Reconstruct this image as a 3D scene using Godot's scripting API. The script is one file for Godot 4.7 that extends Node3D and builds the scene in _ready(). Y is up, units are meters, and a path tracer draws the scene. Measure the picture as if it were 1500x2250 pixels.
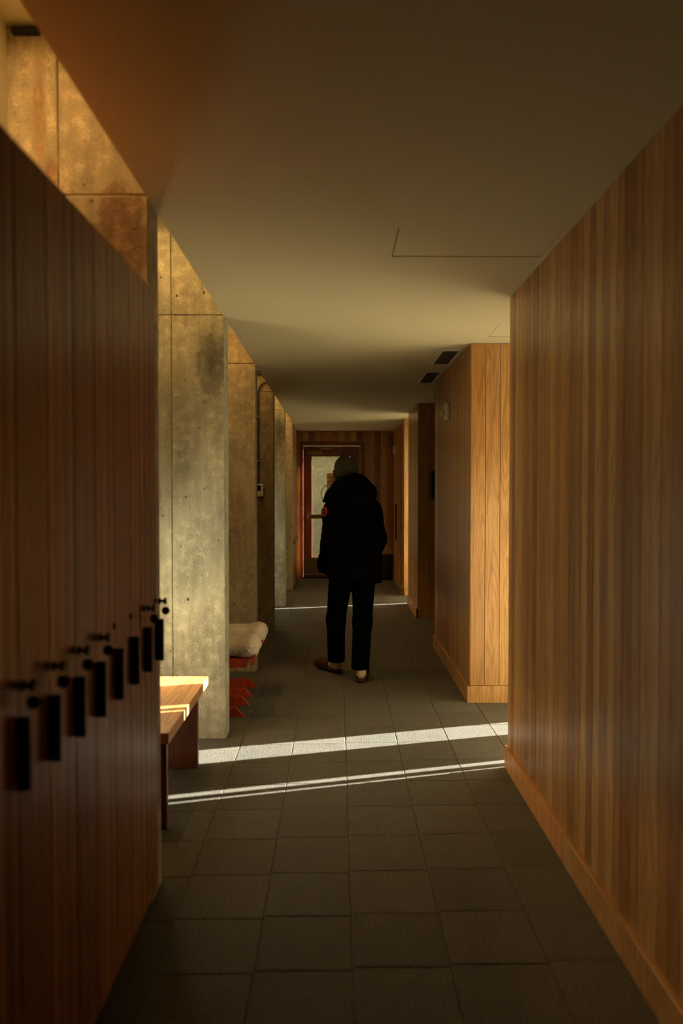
extends Node3D
# A winter sun comes through the side passages on the right of a concrete and timber corridor.
# Depth is written as a positive number d (metres in front of the camera); world z = -d.

const EYE := 1.44          # camera height
const CEIL := 2.44         # soffit height
const RISE := 3.02         # height of the raised strip along the window bays
const EDGE := -0.645       # left edge of the soffit, inner edge of the piers
const GLASS := -1.12       # inner face of the outer left wall
const SUN_ALONG := 0.29    # how far the sun travels along the corridor per metre across
const PIERS := [2.75, 4.60, 6.33, 8.12, 9.93, 11.58]
const PIER_T := 0.15

var rng := RandomNumberGenerator.new()
var used := {}
var M := {}
var WOOD := []             # board tones
var LOCKER_WOOD := []      # the redder timber of the locker doors
var boxes := {}

func _ready() -> void:
	rng.seed = 7
	# ---------------------------------------------------------------- camera
	var cam := Camera3D.new()
	cam.name = "camera"
	add_child(cam)
	cam.position = Vector3(0, EYE, 0)
	cam.rotation = Vector3(-atan(45.0 / 1750.0), -atan(10.0 / 1750.0), 0)
	var lens := CameraAttributesPhysical.new()
	lens.frustum_focal_length = 12.0 / (1125.0 / 1750.0)
	lens.exposure_aperture = 1.2
	lens.frustum_focus_distance = 5.9
	cam.attributes = lens
	cam.fov = rad_to_deg(2.0 * atan(1125.0 / 1750.0))
	cam.current = true
	# ---------------------------------------------------------------- sky, sun, exposure
	var env := Environment.new()
	env.tonemap_mode = Environment.TONE_MAPPER_LINEAR
	env.tonemap_exposure = 1.28
	env.background_mode = Environment.BG_SKY
	var air := ProceduralSkyMaterial.new()
	air.sky_top_color = Color(0.50, 0.50, 0.44)
	air.sky_horizon_color = Color(0.78, 0.68, 0.48)
	air.ground_bottom_color = Color(0.30, 0.26, 0.19)
	air.ground_horizon_color = Color(0.55, 0.47, 0.33)
	air.sky_energy_multiplier = 0.8
	air.ground_energy_multiplier = 0.6
	air.sun_angle_max = 10.0
	var sky := Sky.new()
	sky.sky_material = air
	env.sky = sky
	env.sdfgi_enabled = true
	env.ssao_enabled = true
	env.ssil_enabled = true
	var we := WorldEnvironment.new()
	we.name = "environment"
	we.environment = env
	add_child(we)
	var sun := DirectionalLight3D.new()
	sun.name = "sun"
	add_child(sun)
	var travel := Vector3(-1.0, -tan(deg_to_rad(20.0)) * sqrt(1.0 + SUN_ALONG * SUN_ALONG), SUN_ALONG)
	sun.look_at_from_position(Vector3(9, 5, -8), Vector3(9, 5, -8) + travel)
	sun.light_color = Color(1.0, 0.995, 0.955)
	sun.light_energy = 14.0
	sun.light_angular_distance = 0.55
	sun.shadow_enabled = true
	# ---------------------------------------------------------------- scene
	make_materials()
	build_floor()
	build_ceiling()
	build_left_wall()
	build_right_walls()
	build_far_end()
	build_envelope()
	build_piers()
	build_lockers()
	build_bench()
	build_chairs()
	build_wall_devices()
	build_person()

# ==================================================================== naming
func numbered(called: String) -> String:
	if not used.has(called):
		used[called] = 0
		return called
	used[called] += 1
	return "%s_%03d" % [called, used[called]]

func thing(called: String, label: String, category: String, at := Vector3.ZERO, group := "") -> Node3D:
	var o := Node3D.new()
	o.name = numbered(called)
	add_child(o)
	o.position = at
	o.set_meta("label", label)
	o.set_meta("category", category)
	if group != "":
		o.set_meta("group", group)
	return o

func setting(called: String, at := Vector3.ZERO) -> Node3D:
	var o := Node3D.new()
	o.name = called
	add_child(o)
	o.position = at
	o.set_meta("kind", "structure")
	return o

func part(parent: Node3D, called: String, mesh: Mesh, m: Material, at := Vector3.ZERO, turn := Vector3.ZERO) -> MeshInstance3D:
	var o := MeshInstance3D.new()
	o.name = called
	o.mesh = mesh
	o.material_override = null
	o.set_surface_override_material(0, m)
	parent.add_child(o, true)
	o.position = at
	o.rotation = turn
	return o

# ==================================================================== mesh helpers
func new_st() -> SurfaceTool:
	var st := SurfaceTool.new()
	st.begin(Mesh.PRIMITIVE_TRIANGLES)
	return st

func tri(st: SurfaceTool, a: Vector3, b: Vector3, c: Vector3, n: Vector3, ua: Vector2, ub: Vector2, uc: Vector2) -> void:
	if (b - a).cross(c - a).dot(n) > 0.0:
		var t := b
		b = c
		c = t
		var tu := ub
		ub = uc
		uc = tu
	st.set_normal(n); st.set_uv(ua); st.add_vertex(a)
	st.set_normal(n); st.set_uv(ub); st.add_vertex(b)
	st.set_normal(n); st.set_uv(uc); st.add_vertex(c)

func planar(p: Vector3, n: Vector3) -> Vector2:
	var a := n.abs()
	if a.y >= a.x and a.y >= a.z:
		return Vector2(p.x, p.z)
	if a.x >= a.z:
		return Vector2(-p.z, -p.y)
	return Vector2(p.x, -p.y)

func poly(st: SurfaceTool, pts: Array, n: Vector3) -> void:
	for i in range(1, pts.size() - 1):
		tri(st, pts[0], pts[i], pts[i + 1], n, planar(pts[0], n), planar(pts[i], n), planar(pts[i + 1], n))

func cbox(st: SurfaceTool, c: Vector3, size: Vector3, b := 0.002) -> void:
	var h := size * 0.5
	b = minf(b, minf(h.x, minf(h.y, h.z)) * 0.9)
	for ax in 3:
		var u := (ax + 1) % 3
		var v := (ax + 2) % 3
		for s in [-1.0, 1.0]:
			var n := Vector3.ZERO
			n[ax] = s
			var q := []
			for k in [[-1, -1], [1, -1], [1, 1], [-1, 1]]:
				var p := Vector3.ZERO
				p[ax] = s * h[ax]
				p[u] = k[0] * (h[u] - b)
				p[v] = k[1] * (h[v] - b)
				q.append(c + p)
			poly(st, q, n)
	if b < 0.0004:
		return
	for ax in 3:
		var u := (ax + 1) % 3
		var v := (ax + 2) % 3
		for su in [-1.0, 1.0]:
			for sv in [-1.0, 1.0]:
				var n := Vector3.ZERO
				n[u] = su
				n[v] = sv
				n = n.normalized()
				var q := []
				for k in [[-1, 0], [1, 0], [1, 1], [-1, 1]]:
					var p := Vector3.ZERO
					p[ax] = k[0] * (h[ax] - b)
					p[u] = su * (h[u] if k[1] == 0 else h[u] - b)
					p[v] = sv * (h[v] - b if k[1] == 0 else h[v])
					q.append(c + p)
				poly(st, q, n)
	for sx in [-1.0, 1.0]:
		for sy in [-1.0, 1.0]:
			for sz in [-1.0, 1.0]:
				var n := Vector3(sx, sy, sz).normalized()
				poly(st, [c + Vector3(sx * h.x, sy * (h.y - b), sz * (h.z - b)), c + Vector3(sx * (h.x - b), sy * h.y, sz * (h.z - b)), c + Vector3(sx * (h.x - b), sy * (h.y - b), sz * h.z)], n)

func box(size: Vector3, b := 0.002) -> ArrayMesh:
	var key := "%.4f_%.4f_%.4f_%.4f" % [size.x, size.y, size.z, b]
	if not boxes.has(key):
		var st := new_st()
		cbox(st, Vector3.ZERO, size, b)
		boxes[key] = st.commit()
	return boxes[key]

# a box given by its limits in x, y and depth
func span(st: SurfaceTool, x0: float, x1: float, y0: float, y1: float, d0: float, d1: float, b := 0.0) -> void:
	cbox(st, Vector3((x0 + x1) / 2, (y0 + y1) / 2, -(d0 + d1) / 2), Vector3(x1 - x0, y1 - y0, d1 - d0), b)

func spanpart(parent: Node3D, called: String, m: Material, x0: float, x1: float, y0: float, y1: float, d0: float, d1: float, b := 0.002) -> MeshInstance3D:
	return part(parent, called, box(Vector3(x1 - x0, y1 - y0, d1 - d0), b), m, Vector3((x0 + x1) / 2, (y0 + y1) / 2, -(d0 + d1) / 2) - parent.position)

# profile of [radius, height] turned about the local y axis
func lathe(profile: Array, sides := 24) -> ArrayMesh:
	var st := new_st()
	st.set_smooth_group(-1)
	for i in profile.size() - 1:
		for k in sides:
			var a0 := TAU * k / sides
			var a1 := TAU * (k + 1) / sides
			var p := []
			for c in [[profile[i], a0], [profile[i], a1], [profile[i + 1], a1], [profile[i + 1], a0]]:
				p.append(Vector3(cos(c[1]) * c[0][0], c[0][1], sin(c[1]) * c[0][0]))
			var am := (a0 + a1) / 2
			var dr: float = profile[i + 1][0] - profile[i][0]
			var dy: float = profile[i + 1][1] - profile[i][1]
			var n := Vector3(cos(am) * dy, -dr, sin(am) * dy).normalized()
			if n == Vector3.ZERO:
				continue
			poly(st, p, n)
	return st.commit()

func tube(path: Array, r: float, sides := 8) -> ArrayMesh:
	var st := new_st()
	var rings := []
	var side := Vector3.ZERO
	for i in path.size():
		var t: Vector3 = (path[mini(i + 1, path.size() - 1)] - path[maxi(i - 1, 0)]).normalized()
		if side == Vector3.ZERO:
			side = t.cross(Vector3(0.31, 0.2, 0.93)).normalized()
		side = (side - t * side.dot(t)).normalized()
		var up := t.cross(side)
		var ring := []
		for k in sides:
			var a := TAU * k / sides
			ring.append(path[i] + (side * cos(a) + up * sin(a)) * r)
		rings.append(ring)
	for i in path.size() - 1:
		for k in sides:
			var k2 := (k + 1) % sides
			var mid: Vector3 = (rings[i][k] + rings[i + 1][k2]) / 2
			var n: Vector3 = (mid - (path[i] + path[i + 1]) / 2).normalized()
			poly(st, [rings[i][k], rings[i][k2], rings[i + 1][k2], rings[i + 1][k]], n)
	for e in [0, path.size() - 1]:
		var d: Vector3 = (path[e] - path[1 if e == 0 else e - 1]).normalized()
		poly(st, rings[e], d)
	return st.commit()

# ==================================================================== textures
func noise_bytes(w: int, h: int, sd: int, freq: float, octaves := 3, stretch := 1.0) -> PackedByteArray:
	var f := FastNoiseLite.new()
	f.seed = sd
	f.noise_type = FastNoiseLite.TYPE_SIMPLEX_SMOOTH
	f.frequency = freq
	f.fractal_octaves = octaves
	var hh := maxi(4, int(h / stretch))
	var im := f.get_image(w, hh, false, false, false)
	im.convert(Image.FORMAT_L8)
	if hh != h:
		im.resize(w, h, Image.INTERPOLATE_CUBIC)
	return im.get_data()

func to_texture(w: int, h: int, bytes: PackedByteArray, rgb := true) -> ImageTexture:
	return ImageTexture.create_from_image(Image.create_from_data(w, h, false, Image.FORMAT_RGB8 if rgb else Image.FORMAT_L8, bytes))

# wood grain running down the picture: 0.5 m wide, 2 m tall
func wood_texture(sd: int) -> ImageTexture:
	var w := 256
	var h := 512
	var warp := noise_bytes(w, h, sd, 0.010, 2, 5.0)
	var fine := noise_bytes(w, h, sd + 1, 0.20, 3, 24.0)
	var pores := noise_bytes(w, h, sd + 2, 0.45, 2, 10.0)
	var broad := noise_bytes(w, h, sd + 3, 0.02, 2, 6.0)
	var out := PackedByteArray()
	out.resize(w * h * 3)
	for i in w * h:
		var x := float(i % w) / w
		var ring := 0.5 + 0.5 * sin((x * 9.0 + warp[i] / 255.0 * 9.0) * TAU)
		ring = ring * ring
		var t := 0.96 - 0.10 * ring + (fine[i] / 255.0 - 0.5) * 0.22 + (broad[i] / 255.0 - 0.5) * 0.16
		if pores[i] > 176:
			t -= 0.07
		t = clampf(t, 0.3, 1.0)
		out[i * 3] = int(255.0 * clampf(t * 1.02, 0, 1))
		out[i * 3 + 1] = int(255.0 * clampf(pow(t, 1.25), 0, 1))
		out[i * 3 + 2] = int(255.0 * clampf(pow(t, 1.6), 0, 1))
	return to_texture(w, h, out)

# cast concrete: 0.75 m wide, 3 m tall; marks are [x, y, rx, ry, strength, r, g, b] in metres from the lower left
func concrete_texture(sd: int, stains_and_shade: Array) -> ImageTexture:
	var w := 320
	var h := 1280
	var big := noise_bytes(w, h, sd, 0.006, 4)
	var mid := noise_bytes(w, h, sd + 1, 0.03, 4)
	var fine := noise_bytes(w, h, sd + 2, 0.22, 3)
	var drip := noise_bytes(w, h, sd + 3, 0.05, 3, 9.0)
	var val := PackedFloat32Array()
	val.resize(w * h)
	var tr := PackedFloat32Array()
	tr.resize(w * h)
	tr.fill(0.0)
	for i in w * h:
		var t := 0.80 + (big[i] / 255.0 - 0.5) * 0.22 + (mid[i] / 255.0 - 0.5) * 0.20 + (fine[i] / 255.0 - 0.5) * 0.26 + (drip[i] / 255.0 - 0.5) * 0.14
		if mid[i] > 165 and fine[i] > 120:
			t += 0.06
		val[i] = t
	var r := RandomNumberGenerator.new()
	r.seed = sd
	# stain and painted-shade marks, broken up by the grain
	for s in stains_and_shade:
		var x0 := int((s[0] - s[2]) / 0.75 * w)
		var x1 := int((s[0] + s[2]) / 0.75 * w)
		var y0 := int((3.0 - s[1] - s[3]) / 3.0 * h)
		var y1 := int((3.0 - s[1] + s[3]) / 3.0 * h)
		for y in range(maxi(0, y0), mini(h, y1)):
			for x in range(maxi(0, x0), mini(w, x1)):
				var dx: float = (float(x) / w * 0.75 - s[0]) / s[2]
				var dy: float = (3.0 - float(y) / h * 3.0 - s[1]) / s[3]
				var i := y * w + x
				var e := 1.0 - sqrt(dx * dx + dy * dy) + (mid[i] / 255.0 - 0.5) * 1.1 + (fine[i] / 255.0 - 0.5) * 0.8
				if e > 0.12:
					val[i] -= s[4] * minf(1.0, (e - 0.12) * 3.5)
					tr[i] = maxf(tr[i], s[5] * minf(1.0, (e - 0.12) * 3.0))
	# blow holes
	for k in 120:
		var cx := r.randi_range(3, w - 4)
		var cy := r.randi_range(3, h - 4)
		var rad := r.randf_range(0.6, 1.5) if k % 9 else r.randf_range(1.6, 3.2)
		for y in range(cy - 4, cy + 5):
			for x in range(cx - 4, cx + 5):
				if x >= 0 and x < w and y >= 0 and y < h and Vector2(x - cx, (y - cy) * 0.8).length() < rad:
					val[y * w + x] *= 0.42
	var out := PackedByteArray()
	out.resize(w * h * 3)
	for i in w * h:
		var t := clampf(val[i], 0.1, 1.0)
		out[i * 3] = int(255.0 * clampf(t * 0.98 + tr[i] * 0.05, 0, 1))
		out[i * 3 + 1] = int(255.0 * clampf(t * 0.95 - tr[i] * 0.10, 0, 1))
		out[i * 3 + 2] = int(255.0 * clampf(t * 0.86 - tr[i] * 0.18, 0, 1))
	return to_texture(w, h, out)

func stone_texture(sd: int) -> ImageTexture:
	var w := 512
	var fine := noise_bytes(w, w, sd, 0.16, 3)
	var mid := noise_bytes(w, w, sd + 1, 0.06, 3)
	var big := noise_bytes(w, w, sd + 2, 0.008, 3)
	var out := PackedByteArray()
	out.resize(w * w * 3)
	for i in w * w:
		var t := 0.80 + (fine[i] / 255.0 - 0.5) * 0.64 + (mid[i] / 255.0 - 0.5) * 0.14 + (big[i] / 255.0 - 0.5) * 0.08
		if fine[i] < 96:
			t -= 0.20
		t = clampf(t, 0.15, 1.0)
		out[i * 3] = int(255.0 * t)
		out[i * 3 + 1] = int(255.0 * t * 0.985)
		out[i * 3 + 2] = int(255.0 * t * 0.94)
	return to_texture(w, w, out)

func grey_noise(sd: int, w: int, freq: float) -> ImageTexture:
	return to_texture(w, w, noise_bytes(w, w, sd, freq, 3), false)

func mat(color: Color, rough := 0.8, tex: Texture2D = null, scale := Vector3.ONE, offset := Vector3.ZERO) -> StandardMaterial3D:
	var m := StandardMaterial3D.new()
	m.albedo_color = color
	m.roughness = rough
	if tex:
		m.albedo_texture = tex
		m.uv1_scale = scale
		m.uv1_offset = offset
	return m

func metal(color: Color, rough := 0.35) -> StandardMaterial3D:
	var m := mat(color, rough)
	m.metallic = 1.0
	return m

func make_materials() -> void:
	var grain := [wood_texture(11), wood_texture(47), wood_texture(83)]
	# board tones of the timber lining; grain runs vertically
	var tones := [Color(0.768, 0.595, 0.364), Color(0.691, 0.525, 0.306), Color(0.826, 0.675, 0.440), Color(0.634, 0.467, 0.268), Color(0.749, 0.566, 0.334), Color(0.672, 0.516, 0.324), Color(0.797, 0.625, 0.382), Color(0.576, 0.417, 0.239)]
	for i in tones.size():
		var m := mat(tones[i], 0.34, grain[i % 3], Vector3(2.0, 0.5, 1), Vector3(i * 0.137, i * 0.31, 0))
		m.metallic_specular = 0.5
		WOOD.append(m)
		var red: StandardMaterial3D = m.duplicate()
		red.albedo_color = Color(tones[i].r, tones[i].g * 0.86, tones[i].b * 0.72)
		LOCKER_WOOD.append(red)
	M.wood_flat = mat(Color(0.76, 0.53, 0.30), 0.5, grain[0], Vector3(2.0, 0.5, 1), Vector3(0.2, 0.1, 0))
	M.wood_red = mat(Color(0.50, 0.25, 0.12), 0.45, grain[1], Vector3(2.0, 0.5, 1), Vector3(0.4, 0.6, 0))
	M.bench = mat(Color(0.84, 0.62, 0.38), 0.4, grain[2], Vector3(2.0, 0.5, 1), Vector3(0.1, 0.2, 0))
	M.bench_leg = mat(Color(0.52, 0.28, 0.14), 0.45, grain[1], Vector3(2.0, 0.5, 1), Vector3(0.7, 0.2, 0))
	M.orange = mat(Color(0.76, 0.27, 0.06), 0.4, grain[0], Vector3(2.0, 0.5, 1), Vector3(0.3, 0.9, 0))
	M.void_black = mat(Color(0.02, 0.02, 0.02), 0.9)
	# plaster
	M.plaster = mat(Color(0.82, 0.78, 0.63), 0.9)
	M.plaster.heightmap_enabled = true
	M.plaster.heightmap_texture = grey_noise(5, 256, 0.06)
	M.plaster.heightmap_scale = 0.02
	M.plaster.uv1_scale = Vector3(2, 2, 2)
	M.plaster.uv1_triplanar = true
	M.plaster.uv1_world_triplanar = true
	# stone floor
	var stones := [stone_texture(21), stone_texture(22)]
	var bump := grey_noise(23, 512, 0.15)
	M.stone = []
	for i in 5:
		var g: float = [0.45, 0.465, 0.435, 0.455, 0.475][i]
		var m := mat(Color(g, g * 0.965, g * 0.86), 0.78, stones[i % 2], Vector3(1.7, 1.7, 1), Vector3(i * 0.23, i * 0.37, 0))
		m.heightmap_enabled = true
		m.heightmap_texture = bump
		m.heightmap_scale = 0.30
		M.stone.append(m)
	M.grout = mat(Color(0.50, 0.48, 0.43), 0.95)
	# concrete: one for the red-streaked pier with a painted shade patch, one for the pale one, one for the rest
	var cs := Vector3(1.0 / 0.75, 1.0 / 3.0, 1)
	M.concrete = [
		mat(Color(0.84, 0.79, 0.69), 0.9, concrete_texture(31, [[0.66, 2.32, 0.14, 0.22, 0.24, 0.5], [0.38, 2.72, 0.03, 0.2, 0.10, 0.5], [0.42, 2.52, 0.03, 0.10, 0.10, 0.6]]), cs),  # first mark is a shadow painted into the colour, the others red streaks
		mat(Color(0.80, 0.80, 0.735), 0.9, concrete_texture(57, [[0.68, 2.16, 0.12, 0.26, 0.26, 0.0], [0.50, 1.75, 0.16, 0.5, 0.10, 0.0], [0.55, 1.15, 0.2, 0.4, 0.08, 0.0]]), cs),
		mat(Color(0.76, 0.70, 0.58), 0.9, concrete_texture(91, [[0.5, 1.2, 0.3, 0.5, 0.10, 0.3]]), cs)]
	var rough_relief := grey_noise(33, 512, 0.12)
	for m in M.concrete:
		m.heightmap_enabled = true
		m.heightmap_texture = rough_relief
		m.heightmap_scale = 0.15
	M.concrete_plain = mat(Color(0.62, 0.58, 0.50), 0.9)
	M.wall_plaster = mat(Color(0.80, 0.78, 0.70), 0.9)
	M.strip = mat(Color(1, 0.8, 0.5), 0.5)
	M.strip.emission_enabled = true
	M.strip.emission = Color(1.0, 0.72, 0.36)
	M.strip.emission_energy_multiplier = 1.0
	# glass, added translucent panes, metals and plastics
	M.glass = mat(Color(0.9, 0.95, 0.93, 0.06), 0.03)
	M.glass.transparency = BaseMaterial3D.TRANSPARENCY_ALPHA
	M.shade = mat(Color(0.80, 0.75, 0.60), 0.95)
	M.shade.backlight_enabled = true
	M.shade.backlight = Color(0.50, 0.485, 0.44)
	M.frosted_fill = M.shade.duplicate()
	M.frosted_fill.backlight = Color(1.0, 0.98, 0.91)  # translucent filler, added so sunlit panes glow softly into the passages
	M.black_metal = metal(Color(0.05, 0.05, 0.05), 0.5)
	M.black_plastic = mat(Color(0.025, 0.025, 0.025), 0.55)
	M.steel = metal(Color(0.62, 0.60, 0.55), 0.35)
	M.brass = metal(Color(0.55, 0.46, 0.28), 0.4)
	M.white_plastic = mat(Color(0.88, 0.86, 0.80), 0.5)
	M.red_print = mat(Color(0.66, 0.09, 0.05), 0.6)
	M.lens = mat(Color(0.95, 0.95, 0.92, 0.35), 0.08)
	M.lens.transparency = BaseMaterial3D.TRANSPARENCY_ALPHA
	M.screen = mat(Color(0.03, 0.05, 0.06), 0.2)
	M.grille = mat(Color(0.52, 0.47, 0.38), 0.7)
	M.fleece = mat(Color(0.86, 0.80, 0.68), 1.0)
	M.fleece.heightmap_enabled = true
	M.fleece.heightmap_texture = grey_noise(61, 256, 0.10)
	M.fleece.heightmap_scale = 1.2
	M.fleece.uv1_scale = Vector3(6, 6, 6)
	M.fleece.uv1_triplanar = true
	M.fleece.rim_enabled = true
	M.fleece.rim = 0.5
	M.parka = mat(Color(0.022, 0.022, 0.024), 0.9)
	M.trousers = mat(Color(0.022, 0.024, 0.032), 0.95)
	M.parka.metallic_specular = 0.12
	M.trousers.metallic_specular = 0.1
	M.beanie = mat(Color(0.18, 0.175, 0.095), 1.0)
	M.skin = mat(Color(0.72, 0.50, 0.38), 0.6)
	M.sock = mat(Color(0.82, 0.74, 0.58), 1.0)
	M.clog = mat(Color(0.28, 0.14, 0.07), 0.8)
	M.sole = mat(Color(0.06, 0.04, 0.03), 0.8)
	M.teal = mat(Color(0.10, 0.36, 0.40), 0.5)

# ==================================================================== floor
func build_floor() -> void:
	var f := setting("floor")
	var st := new_st()
	span(st, -1.3, 1.7, -0.20, -0.006, -2.7, 13.4)
	part(f, "slab", st.commit(), M.grout)
	var lane_w := 0.298
	var row_d := 0.3075
	var tile := box(Vector3(lane_w - 0.0028, 0.02, row_d - 0.0028), 0.0025)
	var rest := new_st()
	var count := 0
	for lane in range(-3, 14):
		var x0 := 0.049 + lane * lane_w
		var xc := x0 + lane_w / 2
		for row in range(-15, 45):
			var d0 := 3.605 + row * row_d - row_d * 4 + lane * 0.016
			var dc := d0 + row_d / 2
			if x0 + lane_w < GLASS or d0 > 13.2 or d0 + row_d < -2.4:
				continue
			var open := xc < 0.95 or (dc > 4.0 and dc < 5.6) or (dc > 7.2 and dc < 9.1 and xc < 2.1) or (dc > 10.1 and dc < 11.9)
			if not open or xc > 1.62:
				continue
			var at := Vector3(xc, -0.01 + rng.randf_range(-0.0006, 0.0006), -dc)
			# seen in the photograph: from where the frame begins, in front of the window wall
			var edge_px := (xc - lane_w / 2) / dc * 1750.0
			var seen := dc > 2.1 and dc < 13.2 and edge_px < 380.0 and (xc + lane_w / 2) / dc * 1750.0 > -385.0 and not (xc > 1.0 and (dc > 7.0))
			if dc > 11.0 and (absf(xc) > 0.75):
				seen = false
			if seen and count < 298:
				part(f, "tile", tile, M.stone[rng.randi() % 5], at)
				count += 1
			else:
				cbox(rest, at, Vector3(lane_w - 0.0028, 0.02, row_d - 0.0028), 0.0)
	var r := part(f, "tiles", rest.commit(), M.stone[1])
	r.set_meta("kind", "stuff")

# ==================================================================== ceiling
func cut_slab(st: SurfaceTool, x0: float, x1: float, d0: float, d1: float, y0: float, y1: float, holes: Array) -> void:
	var xs := [x0, x1]
	var ds := [d0, d1]
	for h in holes:
		xs.append_array([h[0], h[1]])
		ds.append_array([h[2], h[3]])
	xs.sort()
	ds.sort()
	for j in ds.size() - 1:
		if ds[j + 1] - ds[j] < 0.0005:
			continue
		var run := -99.0
		for i in xs.size() - 1:
			if xs[i + 1] - xs[i] < 0.0005:
				continue
			var cx: float = (xs[i] + xs[i + 1]) / 2
			var cd: float = (ds[j] + ds[j + 1]) / 2
			var hole := false
			for h in holes:
				if cx > h[0] and cx < h[1] and cd > h[2] and cd < h[3]:
					hole = true
			if hole:
				if run > -90:
					span(st, run, xs[i], y0, y1, ds[j], ds[j + 1])
				run = -99.0
			elif run < -90:
				run = xs[i]
		if run > -90:
			span(st, run, xs[xs.size() - 1], y0, y1, ds[j], ds[j + 1])

func build_ceiling() -> void:
	var c := setting("ceiling")
	var hatches := [[0.233, 0.869, 3.06, 3.42], [0.245, 0.872, 9.36, 9.80], [0.245, 0.885, 10.74, 11.12], [0.975, 1.55, 4.78, 5.18], [0.745, 0.882, 7.62, 8.02]]
	var vents := [[0.745, 0.882, 5.66, 6.30], [0.748, 0.880, 6.68, 7.36]]
	var st := new_st()
	cut_slab(st, EDGE, 1.7, -2.6, 13.3, CEIL, CEIL + 0.04, hatches + vents)
	part(c, "soffit", st.commit(), M.plaster)
	for h in hatches:
		spanpart(c, "access_hatch", M.plaster, h[0] + 0.005, h[1] - 0.005, CEIL + 0.002, CEIL + 0.03, h[2] + 0.005, h[3] - 0.005, 0.001)
	for h in vents:
		var v := thing("ceiling_vent", "dark ceiling air vent nearest the front edge of the timber block" if h[2] < 6 else "dark ceiling air vent farther back along the timber block", "vent", Vector3((h[0] + h[1]) / 2, CEIL, -(h[2] + h[3]) / 2), "ceiling vents")
		var fr := new_st()
		var hx: float = (h[1] - h[0]) / 2
		var hz: float = (h[3] - h[2]) / 2
		for s in [-1.0, 1.0]:
			cbox(fr, Vector3(s * (hx - 0.002), -0.002, 0), Vector3(0.016, 0.008, hz * 2 + 0.012), 0.002)
			cbox(fr, Vector3(0, -0.002, s * (hz - 0.002)), Vector3(hx * 2 + 0.012, 0.008, 0.016), 0.002)
		part(v, "frame", fr.commit(), M.white_plastic)
		part(v, "duct", box(Vector3(hx * 2, 0.004, hz * 2), 0.0), M.void_black, Vector3(0, 0.034, 0))
		var slat := box(Vector3(hx * 2 - 0.02, 0.003, 0.022), 0.0008)
		var n := int(hz * 2 / 0.034)
		for k in n:
			part(v, "slat", slat, M.grille, Vector3(0, 0.010, -hz + 0.025 + k * (hz * 2 - 0.05) / (n - 1)), Vector3(0.6, 0, 0))
	# void above the soffit, its edge fascia and the raised strip along the bays
	st = new_st()
	span(st, EDGE, EDGE + 0.05, CEIL + 0.04, RISE, -2.6, 13.3)
	span(st, EDGE, 1.7, CEIL + 0.04, CEIL + 0.10, -2.6, 13.3)
	part(c, "fascia", st.commit(), M.plaster)
	st = new_st()
	span(st, -1.4, 1.8, RISE, RISE + 0.2, -2.8, 13.4)
	part(setting("ceiling_raised"), "slab", st.commit(), M.plaster)

# ==================================================================== left wall with its cove lamps
func build_left_wall() -> void:
	var w := setting("wall_left")
	var st := new_st()
	span(st, GLASS - 0.14, GLASS, -0.2, RISE, -2.7, 13.3)
	part(w, "plaster", st.commit(), M.wall_plaster)
	# warm strip lamps under the raised ceiling, one in each bay
	var bays := [[1.95, 2.45], [3.05, 4.45], [4.90, 6.20], [6.70, 7.95], [8.42, 9.80], [10.2, 11.45]]
	var power := [0.50, 0.75, 0.7, 0.40, 0.7, 0.9]
	var where := ["above the lockers", "above the wooden bench", "above the orange chairs", "in the shaded bay", "in the fourth bay", "in the bay nearest the far door"]
	for i in bays.size():
		var d0: float = bays[i][0]
		var d1: float = bays[i][1]
		var l := thing("cove_lamp", "hidden warm strip lamp under the raised ceiling " + where[i], "lamp", Vector3(-1.075, RISE, -(d0 + d1) / 2), "cove lamps along the left wall")
		part(l, "housing", box(Vector3(0.07, 0.045, d1 - d0 + 0.02), 0.004), M.black_plastic, Vector3(0, -0.023, 0))
		part(l, "light_strip", box(Vector3(0.04, 0.004, d1 - d0), 0.0), M.strip, Vector3(0, -0.047, 0))
		var a := AreaLight3D.new()
		a.name = "light"
		a.area_size = Vector2(0.04, d1 - d0)
		a.light_color = Color(1.0, 0.80, 0.52)
		a.light_energy = power[i]
		a.area_range = 20.0
		a.shadow_enabled = true
		l.add_child(a)
		a.position = Vector3(0, -0.052, 0)
		a.rotation = Vector3(-PI / 2, 0, 0)

# ==================================================================== right side timber blocks
func boards_x(parent: Node3D, x: float, d0: float, d1: float, y0: float, y1: float, wide: float, face := -1.0) -> void:
	# boards on a face that looks across the corridor
	var n := maxi(1, int(round((d1 - d0) / wide)))
	var w := (d1 - d0) / n
	var m := box(Vector3(0.016, y1 - y0, w - 0.0012), 0.0012)
	var last := -1
	for k in n:
		var t := rng.randi() % WOOD.size()
		if t == last:
			t = (t + 3) % WOOD.size()
		last = t
		part(parent, "board", m, WOOD[t], Vector3(x - face * (0.008 + rng.randf_range(0.0, 0.0015)), (y0 + y1) / 2, -(d0 + w * (k + 0.5))) - parent.position)

func boards_z(parent: Node3D, d: float, x0: float, x1: float, y0: float, y1: float, wide: float, tones: Array) -> void:
	# boards on a face that looks back at the camera
	var n := maxi(1, int(round((x1 - x0) / wide)))
	var w := (x1 - x0) / n
	var m := box(Vector3(w - 0.0025, y1 - y0, 0.016), 0.0015)
	for k in n:
		part(parent, "board", m, tones[(k * 5 + 3) % tones.size()], Vector3(x0 + w * (k + 0.5), (y0 + y1) / 2, -(d + 0.008)) - parent.position)

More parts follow.
